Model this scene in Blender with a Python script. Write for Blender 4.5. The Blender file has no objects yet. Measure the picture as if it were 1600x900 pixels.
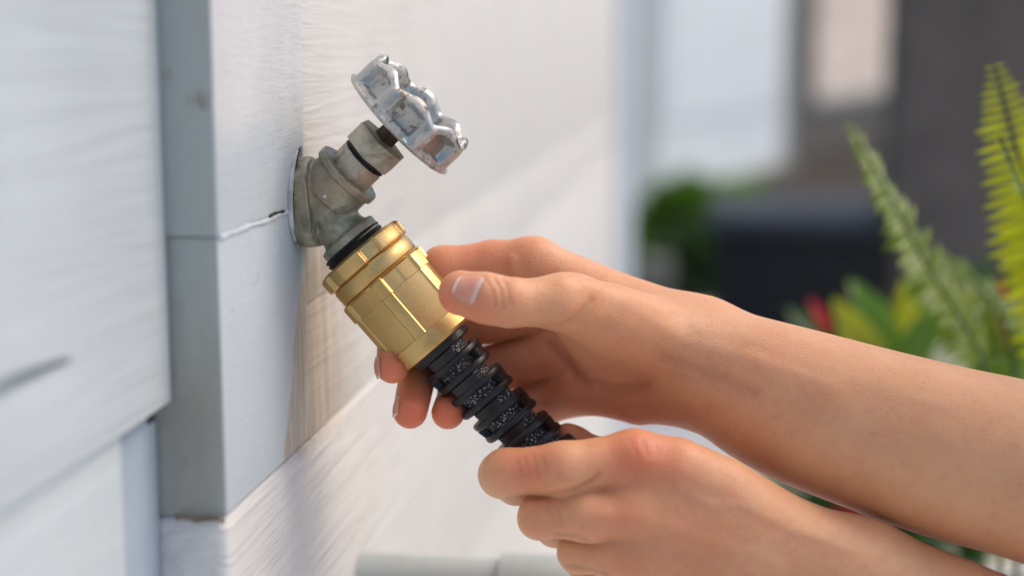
import bpy, bmesh, math, random
import numpy as np
from mathutils import Vector, Matrix, Euler

# ------------------------------------------------------------------ camera, sky, sun, exposure
S = bpy.context.scene
COL = S.collection
R = math.radians
FPX = 2400.0                      # focal length in pixels of a 1600 px wide frame
CAM = Vector((0.17, 0.0, 0.75))
cd = bpy.data.cameras.new('camera')
cd.lens = 54.0; cd.sensor_width = 36.0
cd.clip_start = 0.02; cd.clip_end = 500
cd.dof.use_dof = True; cd.dof.focus_distance = 0.605; cd.dof.aperture_fstop = 3.3
cam = bpy.data.objects.new('camera', cd); COL.objects.link(cam)
cam.location = CAM
cam.rotation_euler = Euler((R(90 - 9.23), 0, R(7.96)))
S.camera = cam
RC = cam.rotation_euler.to_matrix()

w = bpy.data.worlds.new('World'); S.world = w; w.use_nodes = True
wn = w.node_tree.nodes; wl = w.node_tree.links
sky = wn.new('ShaderNodeTexSky'); sky.sky_type = 'NISHITA'; sky.sun_disc = False
SUN_DIR = Vector((0.58, 0.24, 0.78)).normalized()
sky.sun_elevation = math.asin(SUN_DIR.z)
sky.sun_rotation = math.atan2(SUN_DIR.x, SUN_DIR.y)
sky.air_density = 1.0; sky.dust_density = 2.5; sky.ozone_density = 1.0
wl.new(sky.outputs[0], wn['Background'].inputs[0])
wn['Background'].inputs[1].default_value = 0.14
sl = bpy.data.lights.new('sun', 'SUN'); sl.energy = 1.2; sl.angle = R(28); sl.color = (1.0, 0.83, 0.64)
so = bpy.data.objects.new('sun', sl); COL.objects.link(so)
so.rotation_euler = SUN_DIR.to_track_quat('Z', 'Y').to_euler()
S.view_settings.view_transform = 'Standard'; S.view_settings.look = 'None'
S.view_settings.exposure = 0.40; S.view_settings.gamma = 1.0
S.cycles.use_denoising = True
S.cycles.max_bounces = 8

# ------------------------------------------------------------------ helpers: measuring
def loc(px, py, d):               # camera-frame point at distance d along the axis
    return np.array(((px - 800) / FPX * d, (450 - py) / FPX * d, -d))
def P(px, py, d): return CAM + RC @ Vector(loc(px, py, d))
def ray(px, py): return RC @ Vector(((px - 800) / FPX, (450 - py) / FPX, -1))
def onX(px, py, x): v = ray(px, py); return CAM + v * ((x - CAM.x) / v.x)
def onY(px, py, y): v = ray(px, py); return CAM + v * ((y - CAM.y) / v.y)
def onZ(px, py, z): v = ray(px, py); return CAM + v * ((z - CAM.z) / v.z)

# ------------------------------------------------------------------ helpers: building
def tag(o, label=None, cat=None, group=None, kind=None):
    for k, v in (('label', label), ('category', cat), ('group', group), ('kind', kind)):
        if v: o[k] = v
    return o
def empty(name, at):
    o = bpy.data.objects.new(name, None); COL.objects.link(o); o.location = at
    o.empty_display_size = 0.02
    return o
def origin_of(p):
    v = Vector((0, 0, 0))
    while p is not None: v = v + p.location; p = p.parent
    return v
def link(name, me, m, parent=None):
    if m is not None and not me.materials: me.materials.append(m)
    o = bpy.data.objects.new(name, me); COL.objects.link(o); o.parent = parent
    return o
def sharpen(bm, ang):
    for f in bm.faces: f.smooth = True
    for e in bm.edges:
        if len(e.link_faces) == 2 and e.calc_face_angle(0) > ang: e.smooth = False
def build(name, bm, m, parent=None, smooth=None, fix=True):
    """world-space bmesh -> one mesh object under parent"""
    if fix: bmesh.ops.recalc_face_normals(bm, faces=bm.faces)
    if smooth is not None: sharpen(bm, R(smooth))
    o = origin_of(parent)
    if o.length > 0: bmesh.ops.translate(bm, vec=-o, verts=bm.verts)
    me = bpy.data.meshes.new(name); bm.to_mesh(me); bm.free()
    return link(name, me, m, parent)
def frame(axis, ref=Vector((0, -1, 0))):
    z = Vector(axis).normalized()
    x = ref - z * ref.dot(z); x.normalize()
    return x, z.cross(x), z
def add_box(bm, lo, hi, bev=0.0, seg=2):
    r = bmesh.ops.create_cube(bm, size=1)
    vs = r['verts']
    for v in vs:
        v.co = Vector([lo[i] if v.co[i] < 0 else hi[i] for i in range(3)])
    if bev:
        es = list({e for v in vs for e in v.link_edges})
        bmesh.ops.bevel(bm, geom=es, offset=bev, segments=seg, affect='EDGES', profile=0.5)
def add_grid(bm, rows, close_u=True, cap0=False, cap1=False):
    """rows of points -> quads; u wraps round"""
    V = [[bm.verts.new(p) for p in r] for r in rows]
    n = len(V[0])
    for i in range(len(V) - 1):
        for j in range(n if close_u else n - 1):
            k = (j + 1) % n
            try: bm.faces.new((V[i][j], V[i][k], V[i + 1][k], V[i + 1][j]))
            except ValueError: pass
    if cap0: bm.faces.new(V[0])
    if cap1: bm.faces.new(V[-1])
    return V
def revolve(bm, base, axis, prof, n=48, rf=None, cap=True, ref=Vector((0, -1, 0))):
    """prof = [(t, r)]; rf(theta, i, t, r) may change r"""
    X, Y, Z = frame(axis, ref)
    rows = []
    for i, (t, r) in enumerate(prof):
        row = []
        for j in range(n):
            a = 2 * math.pi * j / n
            rr = rf(a, i, t, r) if rf else r
            row.append(base + Z * t + (X * math.cos(a) + Y * math.sin(a)) * rr)
        rows.append(row)
    add_grid(bm, rows, True, cap, cap)
def prism(bm, base, axis, r, t0, t1, n=6, bev=0.0008, rot=0.0, seg=2):
    X, Y, Z = frame(axis)
    a = [base + Z * t0 + (X * math.cos(rot + 2 * math.pi * i / n) + Y * math.sin(rot + 2 * math.pi * i / n)) * r for i in range(n)]
    b = [p + Z * (t1 - t0) for p in a]
    V = add_grid(bm, [a, b], True, True, True)
    vs = [v for row in V for v in row]
    es = list({e for v in vs for e in v.link_edges})
    bmesh.ops.bevel(bm, geom=es, offset=bev, segments=seg, affect='EDGES', profile=0.5)
def tube(bm, pts, r, n=16, cap=True):
    rows = []; X = None
    for i, p in enumerate(pts):
        a = pts[max(0, i - 1)]; b = pts[min(len(pts) - 1, i + 1)]
        Z = (b - a).normalized()
        if X is None: X = frame(Z)[0]
        X = (X - Z * X.dot(Z)).normalized(); Y = Z.cross(X)
        rr = r[i] if isinstance(r, (list, tuple)) else r
        rows.append([p + (X * math.cos(2 * math.pi * j / n) + Y * math.sin(2 * math.pi * j / n)) * rr for j in range(n)])
    add_grid(bm, rows, True, cap, cap)
def catmull(pts, m=8):
    out = []; q = [pts[0] * 2 - pts[1]] + list(pts) + [pts[-1] * 2 - pts[-2]]
    for i in range(1, len(q) - 2):
        for k in range(m):
            t = k / m
            out.append(0.5 * ((2 * q[i]) + (q[i + 1] - q[i - 1]) * t + (2 * q[i - 1] - 5 * q[i] + 4 * q[i + 1] - q[i + 2]) * t * t + (3 * q[i] - q[i - 1] - 3 * q[i + 1] + q[i + 2]) * t ** 3))
    out.append(pts[-1].copy()); return out

# ------------------------------------------------------------------ helpers: materials
class NT:
    def __init__(s, name):
        s.m = bpy.data.materials.new(name); s.m.use_nodes = True
        s.t = s.m.node_tree; s.b = s.t.nodes['Principled BSDF']; s.out = s.t.nodes['Material Output']
        s.co = None
    def n(s, kind, **kw):
        x = s.t.nodes.new('ShaderNode' + kind)
        for k, v in kw.items():
            if k in x.inputs: s.put(x.inputs[k], v)
            else: setattr(x, k, v)
        return x
    def put(s, sock, v):
        if hasattr(v, 'is_output'): s.t.links.new(v, sock)
        else:
            if isinstance(v, tuple) and len(v) == 3 and sock.type == 'RGBA': v = v + (1,)
            sock.default_value = v
    def set(s, **kw):
        for k, v in kw.items(): s.put(s.b.inputs[k.replace('_', ' ')], v)
        return s
    def coords(s, scale=(1, 1, 1)):
        if s.co is None: s.co = s.n('TexCoord').outputs['Object']
        m = s.n('Mapping'); s.put(m.inputs['Vector'], s.co); m.inputs['Scale'].default_value = scale
        return m.outputs[0]
    def noise(s, scale, stretch=(1, 1, 1), detail=4, rough=0.55, dist=0.0):
        return s.n('TexNoise', Vector=s.coords(stretch), Scale=float(scale), Detail=float(detail), Roughness=rough, Distortion=dist).outputs[0]
    def ramp(s, f, lo, hi):
        r = s.n('MapRange'); s.put(r.inputs['Value'], f); r.inputs['From Min'].default_value = lo; r.inputs['From Max'].default_value = hi
        r.interpolation_type = 'SMOOTHSTEP'
        return r.outputs[0]
    def mix(s, f, a, b, blend='MIX'):
        x = s.n('Mix', data_type='RGBA', blend_type=blend)
        s.put(x.inputs[0], f); s.put(x.inputs[6], a); s.put(x.inputs[7], b)
        return x.outputs[2]
    def math(s, op, a, b=0.0, c=0.0):
        x = s.n('Math', operation=op); s.put(x.inputs[0], a); s.put(x.inputs[1], b); s.put(x.inputs[2], c)
        return x.outputs[0]
    def bump(s, h, dist=0.001, strength=1.0, prev=None):
        x = s.n('Bump'); s.put(x.inputs['Height'], h); x.inputs['Distance'].default_value = dist; x.inputs['Strength'].default_value = strength
        if prev is not None: s.put(x.inputs['Normal'], prev)
        return x.outputs[0]
    def sep(s):
        if s.co is None: s.coords()
        return s.n('SeparateXYZ', Vector=s.co).outputs

def plain(name, col, rough=0.6, metal=0.0, var=0.12, scale=30, bump=0.0):
    k = NT(name); n = k.noise(scale)
    c2 = tuple(max(0, c * (1 - 2.2 * var)) for c in col)
    k.set(Base_Color=k.mix(k.ramp(n, 0.35, 0.65), c2, col), Roughness=rough, Metallic=metal)
    if bump: k.set(Normal=k.bump(n, bump))
    return k.m

def paint_siding(name, col, grain=0.0007, stain=False):
    k = NT(name)
    g1 = k.noise(1.0, (60, 9, 260), 6, 0.6, 0.6)          # embossed grain runs along the board
    g2 = k.noise(1.0, (40, 5, 95), 3, 0.5, 1.6)
    blot = k.noise(14, (1, 1, 1), 5, 0.6)
    c = k.mix(k.ramp(blot, 0.3, 0.75), tuple(x * 0.93 for x in col), col)
    fine = k.noise(160, (1, 1, 1), 3, 0.7)
    c = k.mix(k.math('MULTIPLY', k.ramp(fine, 0.66, 0.78), 0.28), c, (0.42, 0.37, 0.30))
    if stain:
        x, y, z = k.sep()
        streak = k.noise(1.0, (110, 90, 9), 7, 0.72)
        wob = k.math('MULTIPLY_ADD', k.noise(30, (1, 1, 1), 4), 0.05, -0.025)
        yy = k.math('ADD', y, wob)
        band = k.math('MULTIPLY', k.ramp(yy, 0.585, 0.600), k.ramp(yy, 0.720, 0.622))
        zb = k.math('MULTIPLY', k.ramp(z, 0.680, 0.652), k.ramp(z, 0.575, 0.588))
        f = k.math('MULTIPLY', band, zb)
        tan = k.mix(k.ramp(streak, 0.35, 0.7), (0.33, 0.27, 0.20), (0.60, 0.53, 0.44))
        c = k.mix(k.math('MULTIPLY', f, k.math('MULTIPLY_ADD', streak, 0.9, 0.45)), c, tan)
        yel = k.math('MULTIPLY', k.ramp(k.noise(1.0, (60, 26, 5), 4), 0.60, 0.74), 0.30)
        c = k.mix(yel, c, (0.70, 0.64, 0.46))
    nb = k.bump(g2, grain * 1.4)
    nb = k.bump(g1, grain, 1.0, nb)
    k.set(Base_Color=c, Roughness=0.55, Normal=nb)
    return k.m

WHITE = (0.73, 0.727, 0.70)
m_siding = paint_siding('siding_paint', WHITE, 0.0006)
m_siding_near = paint_siding('siding_paint_cool_light', (0.535, 0.60, 0.635), 0.0006)  # same wall as the far run; its cooler light is put into this colour
m_siding_st = paint_siding('siding_paint_stained', WHITE, 0.0006, True)
m_siding_deep = paint_siding('siding_paint_deep_grain', (0.77, 0.76, 0.74), 0.0016, True)

def trim_paint():
    k = NT('trim_paint')
    x, y, z = k.sep()
    nrm = k.n('NewGeometry').outputs['Normal']
    ny = k.n('SeparateXYZ', Vector=nrm).outputs[1]
    end = k.ramp(ny, -0.55, -0.9)                          # unpainted primed end face of the board
    blot = k.noise(22, (1, 1, 1), 5, 0.6)
    c = k.mix(k.ramp(blot, 0.3, 0.75), (0.64, 0.655, 0.67), (0.72, 0.725, 0.73))
    sky_tint = k.ramp(k.math('ADD', z, k.math('MULTIPLY_ADD', k.noise(18, (1, 1, 1), 4), 0.06, -0.03)), 0.735, 0.700)  # bluish sky light on the lower trim, put into the paint colour
    c = k.mix(sky_tint, c, (0.52, 0.59, 0.63))
    brush = k.noise(1.0, (200, 60, 420), 5, 0.65)
    yedge = k.math('ADD', y, k.math('MULTIPLY_ADD', k.noise(45, (1, 1, 0.7), 5), 0.022, -0.011))
    curve = k.math('MULTIPLY_ADD', k.math('SUBTRACT', z, 0.662), 0.42, 0.602)
    low = k.ramp(z, 0.690, 0.665)
    dirty = k.math('MULTIPLY', k.ramp(k.math('SUBTRACT', yedge, curve), -0.003, 0.003), low)
    sv = k.noise(1.0, (300, 320, 24), 6, 0.7)
    c = k.mix(k.math('MULTIPLY', dirty, 0.9), c, k.mix(k.ramp(sv, 0.3, 0.7), (0.33, 0.27, 0.20), (0.60, 0.53, 0.44)))
    hi = k.math('MULTIPLY', k.ramp(yedge, 0.565, 0.600), k.ramp(z, 0.70, 0.73))
    worn = k.math('MULTIPLY', hi, k.ramp(brush, 0.50, 0.68))
    c = k.mix(k.math('MULTIPLY', worn, 0.55), c, (0.60, 0.54, 0.46))
    spk = k.ramp(k.noise(75, (1, 1, 1), 2), 0.70, 0.76)
    c = k.mix(k.math('MULTIPLY', spk, 0.5), c, (0.33, 0.31, 0.30))
    prim = k.mix(k.ramp(k.noise(26, (1, 1, 0.35), 5, 0.65), 0.45, 0.75), (0.38, 0.425, 0.41), (0.33, 0.32, 0.27))
    prim = k.mix(k.ramp(k.noise(60, (1, 1, 0.6), 4), 0.62, 0.75), prim, (0.22, 0.17, 0.12))
    c = k.mix(end, c, prim)
    nb = k.bump(k.noise(60, (1, 1, 1), 5), 0.0006)
    nb = k.bump(brush, 0.0004, 1.0, nb)
    k.set(Base_Color=c, Roughness=0.5, Normal=nb)
    return k.m
m_trim = trim_paint()
m_caulk = plain('caulk', (0.80, 0.80, 0.79), 0.45, 0, 0.06, 60, 0.0006)
m_back = plain('sheathing', (0.50, 0.58, 0.68), 0.8, 0, 0.08, 10)
m_dark = plain('crack_and_gap_shade', (0.05, 0.04, 0.035), 0.9)  # for cracks, and for the painted shade in the tap hole gap

def old_metal():
    k = NT('weathered_zinc')
    a = k.noise(70, (1, 1, 1), 6, 0.65, 0.4); b = k.noise(160, (1, 1, 1), 4, 0.7); c3 = k.noise(35, (1, 1, 1), 5, 0.6)
    c = k.mix(k.ramp(a, 0.33, 0.70), (0.20, 0.195, 0.135), (0.50, 0.48, 0.385))
    c = k.mix(k.math('MULTIPLY', k.ramp(c3, 0.50, 0.62), 0.8), c, (0.27, 0.20, 0.14))
    c = k.mix(k.math('MULTIPLY', k.ramp(k.noise(32, (1, 1, 1.2), 4), 0.55, 0.68), 0.5), c, (0.52, 0.46, 0.28))
    c = k.mix(k.math('MULTIPLY', k.ramp(b, 0.62, 0.72), 0.5), c, (0.60, 0.57, 0.50))
    c = k.mix(k.math('MULTIPLY', k.ramp(k.noise(110, (1, 1, 1), 3), 0.66, 0.73), 0.8), c, (0.07, 0.06, 0.05))
    pt = k.n('NewGeometry').outputs['Pointiness']
    c = k.mix(k.math('MULTIPLY', k.ramp(pt, 0.525, 0.60), k.ramp(a, 0.30, 0.60)), c, (0.74, 0.71, 0.60))
    k.set(Base_Color=c, Metallic=k.math('MULTIPLY', k.ramp(b, 0.68, 0.45), 0.62), Roughness=k.math('MULTIPLY_ADD', a, 0.3, 0.36),
          Normal=k.bump(b, 0.00025, 1.0, k.bump(a, 0.00045)))
    return k.m
m_zinc = old_metal()
def handle_metal():
    k = NT('worn_chrome_cast')
    a = k.noise(190, (1, 1, 1), 6, 0.65); b = k.noise(120, (1, 1, 1), 5, 0.7, 0.5); g = k.noise(230, (1, 1, 1), 3)
    ox = k.ramp(b, 0.44, 0.56)
    c = k.mix(ox, (0.42, 0.44, 0.43), (0.56, 0.53, 0.49))
    br = k.math('MULTIPLY', k.ramp(a, 0.54, 0.59), k.ramp(b, 0.46, 0.54))
    c = k.mix(br, c, (0.20, 0.15, 0.11))
    k.set(Base_Color=c, Metallic=k.math('MULTIPLY_ADD', ox, -0.75, 0.95), Roughness=k.math('MULTIPLY_ADD', ox, 0.25, 0.30),
          Normal=k.bump(g, 0.0002, 1.0, k.bump(b, 0.0006)))
    return k.m
m_handle = handle_metal()
m_stem = plain('rusty_stem', (0.075, 0.05, 0.035), 0.7, 0.3, 0.2, 200, 0.0004)
def brass():
    k = NT('satin_brass')
    br = k.noise(1.0, (900, 900, 900), 3, 0.6); big = k.noise(40, (1, 1, 1), 4)
    c = k.mix(k.ramp(big, 0.3, 0.7), (0.61, 0.40, 0.155), (0.69, 0.475, 0.205))
    smu = k.noise(110, (1, 1, 1), 5, 0.7, 1.2)
    c = k.mix(k.math('MULTIPLY', k.ramp(smu, 0.50, 0.72), 0.5), c, (0.46, 0.29, 0.11))
    scr = k.ramp(k.noise(1.0, (1600, 160, 1600), 3, 0.6), 0.66, 0.72)
    k.set(Base_Color=c, Metallic=1.0, Roughness=k.math('ADD', k.math('MULTIPLY_ADD', smu, 0.20, 0.31), k.math('MULTIPLY', scr, 0.1)), Normal=k.bump(scr, 0.00003, 1.0, k.bump(br, 0.00006)))
    return k.m
m_brass = brass()
m_rubber = plain('black_rubber', (0.012, 0.012, 0.013), 0.5, 0, 0.2, 300, 0.0001)
m_strain = plain('black_plastic', (0.010, 0.011, 0.014), 0.38, 0, 0.2, 400, 0.00012)
def braid():
    k = NT('grey_braid')
    v = k.n('TexVoronoi', Vector=k.coords(), Scale=1100.0); n = k.noise(900, detail=2)
    f = k.math('MULTIPLY', k.ramp(v.outputs['Distance'], 0.55, 0.25), k.ramp(n, 0.42, 0.60))
    k.set(Base_Color=k.mix(f, (0.03, 0.03, 0.032), (0.62, 0.62, 0.63)), Roughness=0.7, Normal=k.bump(v.outputs['Distance'], 0.0004))
    return k.m
m_braid = braid()
def skin():
    k = NT('skin')
    fl = k.n('Attribute', attribute_name='flush').outputs['Fac']
    pl = k.n('Attribute', attribute_name='crease').outputs['Fac']
    vn = k.n('Attribute', attribute_name='vein').outputs['Fac']
    a = k.noise(38, (1, 1, 1), 5, 0.6); b = k.noise(260, (1, 1, 1), 3); m = k.noise(110, (1, 1, 1), 4, 0.6)
    c = k.mix(k.ramp(a, 0.25, 0.75), (0.70, 0.345, 0.175), (0.76, 0.415, 0.225))
    c = k.mix(k.math('MULTIPLY', k.ramp(m, 0.48, 0.68), 0.24), c, (0.72, 0.28, 0.175))
    c = k.mix(k.math('MULTIPLY', k.ramp(b, 0.5, 0.75), 0.22), c, (0.50, 0.24, 0.16))
    c = k.mix(k.math('MULTIPLY', vn, 0.10), c, (0.52, 0.34, 0.27))
    c = k.mix(k.math('MULTIPLY', fl, 0.92), c, (0.74, 0.185, 0.095))
    c = k.mix(k.math('MULTIPLY', pl, 0.40), c, (0.40, 0.14, 0.085))
    frk = k.ramp(k.noise(420, (1, 1, 1), 1), 0.745, 0.775)
    c = k.mix(k.math('MULTIPLY', frk, 0.25), c, (0.26, 0.11, 0.06))
    v = k.n('TexVoronoi', Vector=k.coords(), Scale=1000.0); v2 = k.n('TexVoronoi', Vector=k.coords(), Scale=520.0); v2.feature = 'DISTANCE_TO_EDGE'
    nb = k.bump(k.noise(1500, detail=2), 0.00010)
    nb = k.bump(v.outputs['Distance'], 0.00011, 0.8, nb)
    nb = k.bump(k.ramp(v2.outputs['Distance'], 0.0, 0.10), 0.00007, 0.8, nb)
    nb = k.bump(k.noise(200, detail=4), 0.00013, 0.8, nb)
    k.set(Base_Color=c, Roughness=k.math('MULTIPLY_ADD', b, 0.28, 0.32), Normal=nb,
          Subsurface_Weight=0.8, Subsurface_Radius=(1.0, 0.30, 0.12), Subsurface_Scale=0.009, Specular_IOR_Level=0.5)
    return k.m
m_skin = skin()
def nailm():
    k = NT('fingernail')
    tf = k.n('Attribute', attribute_name='along').outputs['Fac']
    c = k.mix(k.ramp(k.noise(150), 0.3, 0.7), (0.74, 0.29, 0.20), (0.80, 0.37, 0.27))
    c = k.mix(k.ramp(tf, 0.76, 0.86), c, (0.84, 0.72, 0.62)); c = k.mix(k.math('MULTIPLY', k.ramp(tf, -0.55, -0.85), 0.6), c, (0.80, 0.60, 0.54))
    k.set(Base_Color=c, Roughness=0.36, Subsurface_Weight=0.3,
          Subsurface_Radius=(1, .4, .3), Subsurface_Scale=0.002, Coat_Weight=0.15, Coat_Roughness=0.15, Normal=k.bump(k.noise(1.0, (700, 700, 700), 2), 0.00004))
    return k.m
m_nail = nailm()
def leafm(name, c1, c2, coat=0.2, trans=0.45):
    k = NT(name)
    n = k.noise(60, detail=4)
    c = k.mix(k.ramp(n, 0.3, 0.7), c1, c2)
    tr = k.n('BsdfTranslucent'); k.put(tr.inputs[0], k.mix(1.0, c, (1.6, 1.7, 0.7), 'MULTIPLY'))
    ms = k.n('MixShader'); k.put(ms.inputs[0], trans)
    k.t.links.new(k.b.outputs[0], ms.inputs[1]); k.t.links.new(tr.outputs[0], ms.inputs[2])
    k.t.links.new(ms.outputs[0], k.out.inputs[0])
    k.set(Base_Color=c, Roughness=0.4, Coat_Weight=coat, Coat_Roughness=0.12)
    return k.m
m_fern = leafm('fern_leaf', (0.26, 0.31, 0.015), (0.47, 0.46, 0.03), 0.1, 0.6)
m_ferndk = leafm('fern_leaf_green', (0.06, 0.12, 0.012), (0.20, 0.27, 0.02), 0.2, 0.35)
m_ferndk.node_tree.nodes['Principled BSDF'].inputs['Specular IOR Level'].default_value = 0.25
m_ferndk.node_tree.nodes['Principled BSDF'].inputs['Roughness'].default_value = 0.35
m_leaf = leafm('broad_leaf', (0.06, 0.15, 0.015), (0.13, 0.25, 0.025), 0.5, 0.45)
m_leafy = leafm('yellow_leaf', (0.26, 0.28, 0.02), (0.38, 0.36, 0.04), 0.4, 0.5)
m_leafdk = leafm('dark_leaf', (0.02, 0.06, 0.015), (0.05, 0.10, 0.02), 0.7, 0.3)
m_leafpale = leafm('pale_leaf', (0.42, 0.46, 0.42), (0.58, 0.60, 0.58), 0.9, 0.3)
m_red = leafm('red_bract', (0.30, 0.012, 0.02), (0.45, 0.02, 0.035), 0.4, 0.35)
m_stalk = plain('plant_stalk', (0.05, 0.075, 0.02), 0.5, 0, 0.2, 60)
m_pvc = plain('pipe_paint', (0.44, 0.49, 0.49), 0.45, 0, 0.06, 30)
m_conc = plain('concrete', (0.66, 0.66, 0.66), 0.85, 0, 0.10, 9, 0.001)
m_soil = plain('soil', (0.055, 0.042, 0.03), 0.95, 0, 0.25, 40, 0.01)
m_lawn = plain('lawn_soil', (0.07, 0.13, 0.03), 0.95, 0, 0.2, 8)
m_house = plain('house_render', (0.11, 0.105, 0.10), 0.85, 0, 0.10, 4, 0.003)
m_door = plain('door_paint', (0.80, 0.88, 0.96), 0.4, 0, 0.04, 6)
m_frame = plain('frame_paint', (0.30, 0.335, 0.35), 0.5, 0, 0.05, 6)
m_curtain = plain('curtain', (0.88, 0.76, 0.68), 0.8, 0, 0.15, 5)
m_garden = plain('garden_wall', (0.165, 0.140, 0.118), 0.85, 0, 0.12, 8, 0.003)
m_bin = plain('bin_plastic', (0.004, 0.0042, 0.005), 0.75, 0, 0.1, 20)
m_stone = plain('stone', (0.34, 0.33, 0.27), 0.9, 0, 0.2, 20, 0.004)

# ------------------------------------------------------------------ setting: ground
def sheet(name, x0, x1, y0, y1, z, m, n=1):
    bm = bmesh.new()
    add_grid(bm, [[Vector((x0 + (x1 - x0) * j / n, y0 + (y1 - y0) * i / n, z)) for j in range(n + 1)] for i in range(n + 1)], False)
    return tag(build(name, bm, m), kind='structure')
sheet('ground', -150, 150, -150, 150, -0.004, m_soil)
sheet('patio', -0.04, 6.0, -3.0, 5.0, 0.0, m_conc)
sheet('lawn', -3.0, 0.36, 5.0, 12.0, 0.004, m_lawn)
rng = random.Random(5)
bm = bmesh.new()
for i in range(9000):
    y = 5.02 + 3.2 * rng.random(); x = -1.2 + 1.55 * rng.random()
    h = 0.03 + 0.04 * rng.random(); a = rng.random() * 6.28; dx, dy = 0.004 * math.cos(a), 0.004 * math.sin(a)
    lx, ly = rng.uniform(-.02, .02), rng.uniform(-.02, .02)
    bm.faces.new([bm.verts.new((x - dx, y - dy, .004)), bm.verts.new((x + dx, y + dy, .004)), bm.verts.new((x + lx, y + ly, h))])
tag(build('grass', bm, m_leaf, fix=False), label='short green grass of the lawn beyond the patio', kind='stuff', cat='grass')

# ------------------------------------------------------------------ setting: the house wall the tap is on
wall = tag(empty('house_wall', (0, 0, 0)), 'white painted house wall with wood-grain lap siding boards', 'wall')
ZC = CAM.z
XL, XR = -0.0182, -0.0003
TN = 0.4975                       # near end of the mounting board
def board(name, lo, hi, m, bev=0.0005):
    bm = bmesh.new(); add_box(bm, lo, hi, bev); return build(name, bm, m, wall, 40)
board('sheathing', (-0.12, -0.6, 0.0), (-0.032, 2.66, 2.6), m_back, 0)
def outline_board(name, pts, x0, x1, m, bev=0.0014, seg=3):
    """a board cut to an outline in y, z"""
    bm = bmesh.new()
    a = [bm.verts.new((x0, y, z)) for y, z in pts]; b = [bm.verts.new((x1, y, z)) for y, z in pts]
    n = len(pts); bm.faces.new(a); ft = bm.faces.new(b)
    for i in range(n): bm.faces.new((a[i], a[(i + 1) % n], b[(i + 1) % n], b[i]))
    bmesh.ops.bevel(bm, geom=list(ft.edges), offset=bev, segments=seg, affect='EDGES', profile=0.5)
    return build(name, bm, m, wall, 35)
NE = 0.4590
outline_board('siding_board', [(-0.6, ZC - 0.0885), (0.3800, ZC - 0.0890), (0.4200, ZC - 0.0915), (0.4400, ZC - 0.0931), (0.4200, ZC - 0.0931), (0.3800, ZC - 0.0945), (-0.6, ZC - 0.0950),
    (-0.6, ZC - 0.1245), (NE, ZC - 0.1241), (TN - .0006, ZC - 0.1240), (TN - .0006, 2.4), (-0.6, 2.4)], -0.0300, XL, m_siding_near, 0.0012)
board('slit_backing', (-0.0300, -0.6, ZC - 0.0965), (XL - .0065, 0.4430, ZC - 0.0870), m_siding_near, 0)  # added strip behind the slit, keeps it from going dark
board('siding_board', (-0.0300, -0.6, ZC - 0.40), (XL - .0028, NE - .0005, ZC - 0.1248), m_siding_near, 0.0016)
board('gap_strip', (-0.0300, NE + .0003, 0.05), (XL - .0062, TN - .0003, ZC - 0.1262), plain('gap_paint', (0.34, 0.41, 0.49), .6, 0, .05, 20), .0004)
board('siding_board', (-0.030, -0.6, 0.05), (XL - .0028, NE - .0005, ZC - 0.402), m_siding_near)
# the far run beyond the mounting board
def lap(z0, z1, x0, x1, y0, y1, m, bev=0.0012):
    bm = bmesh.new(); add_box(bm, (-0.030, y0, z0), (x0, y1, z1), bev, 3)
    for v in bm.verts:
        if v.co.x > -0.02 and v.co.z > (z0 + z1) / 2: v.co.x += x1 - x0
    return build('siding_board', bm, m, wall, 40)
lap(ZC - 0.1082, ZC + 0.0802, XR + .0002, XR - .0010, 0.6065, 2.40, m_siding_st)
lap(ZC + 0.0803, ZC + 0.270, XR + .0010, XR - .0012, 0.6065, 2.40, m_siding)
lap(ZC + 0.2705, 2.4, XR, XR - .0012, 0.6065, 2.40, m_siding)
lap(ZC - 0.1655, ZC - 0.1083, XR + .0001, XR - .0009, 0.6065, 2.40, m_siding_st)
lap(ZC - 0.355, ZC - 0.1660, XR + .0014, XR + .0004, TN + .0004, 2.40, m_siding_deep, 0.004)
lap(0.05, ZC - 0.3555, XR + .003, XR - .001, TN + .0004, 2.40, m_siding)
board('corner_board', (-0.05, 2.4003, 0.05), (XR + 0.012, 2.66, 2.4), paint_siding('corner_paint', (0.60, 0.68, 0.76), 0.0003), 0.003)
# mounting board (vertical trim) in two pieces, the tap hole cut through its far edge
def ring_cut_board(z0, z1, face, near, far, hole=None, m=m_trim):
    """outline in y,z with rounded corners and an optional half-round notch at the far edge"""
    pts = []
    if hole:
        cy, cz, rh = hole
        pts += [(near, z0), (far, z0)]
        pts += [(far, cz - rh * 1.0)] if cz - rh > z0 else []
        for i in range(0, 25):
            a = -math.pi / 2 - math.pi * i / 24
            y, z = cy + rh * math.cos(a) * 0.98, cz + rh * math.sin(a)
            if y < far - 1e-4 and z > z0: pts.append((y, z))
        pts += [(far, cz + rh)]
        pts += [(far, z1), (near, z1)]
    else: pts = [(near, z0), (far, z0), (far, z1), (near, z1)]
    bm = bmesh.new()
    a = [bm.verts.new((-0.030, y, z)) for y, z in pts]; b = [bm.verts.new((face, y, z)) for y, z in pts]
    n = len(pts)
    bm.faces.new(a); ft = bm.faces.new(b)
    for i in range(n): bm.faces.new((a[i], a[(i + 1) % n], b[(i + 1) % n], b[i]))
    es = [e for e in ft.edges if not all(v.co.y > far - 1e-5 for v in e.verts)]
    bmesh.ops.bevel(bm, geom=es, offset=0.0016, segments=3, affect='EDGES', profile=0.5)
    return build('trim_piece', bm, m, None, 35)
tap0 = onY(462, 310, 0.60)
TZ = tap0.z
trim = tag(empty('trim', (0, 0, 0)), None); trim.parent = wall; trim.name = 'mounting_board'
HR = 0.0205
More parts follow.
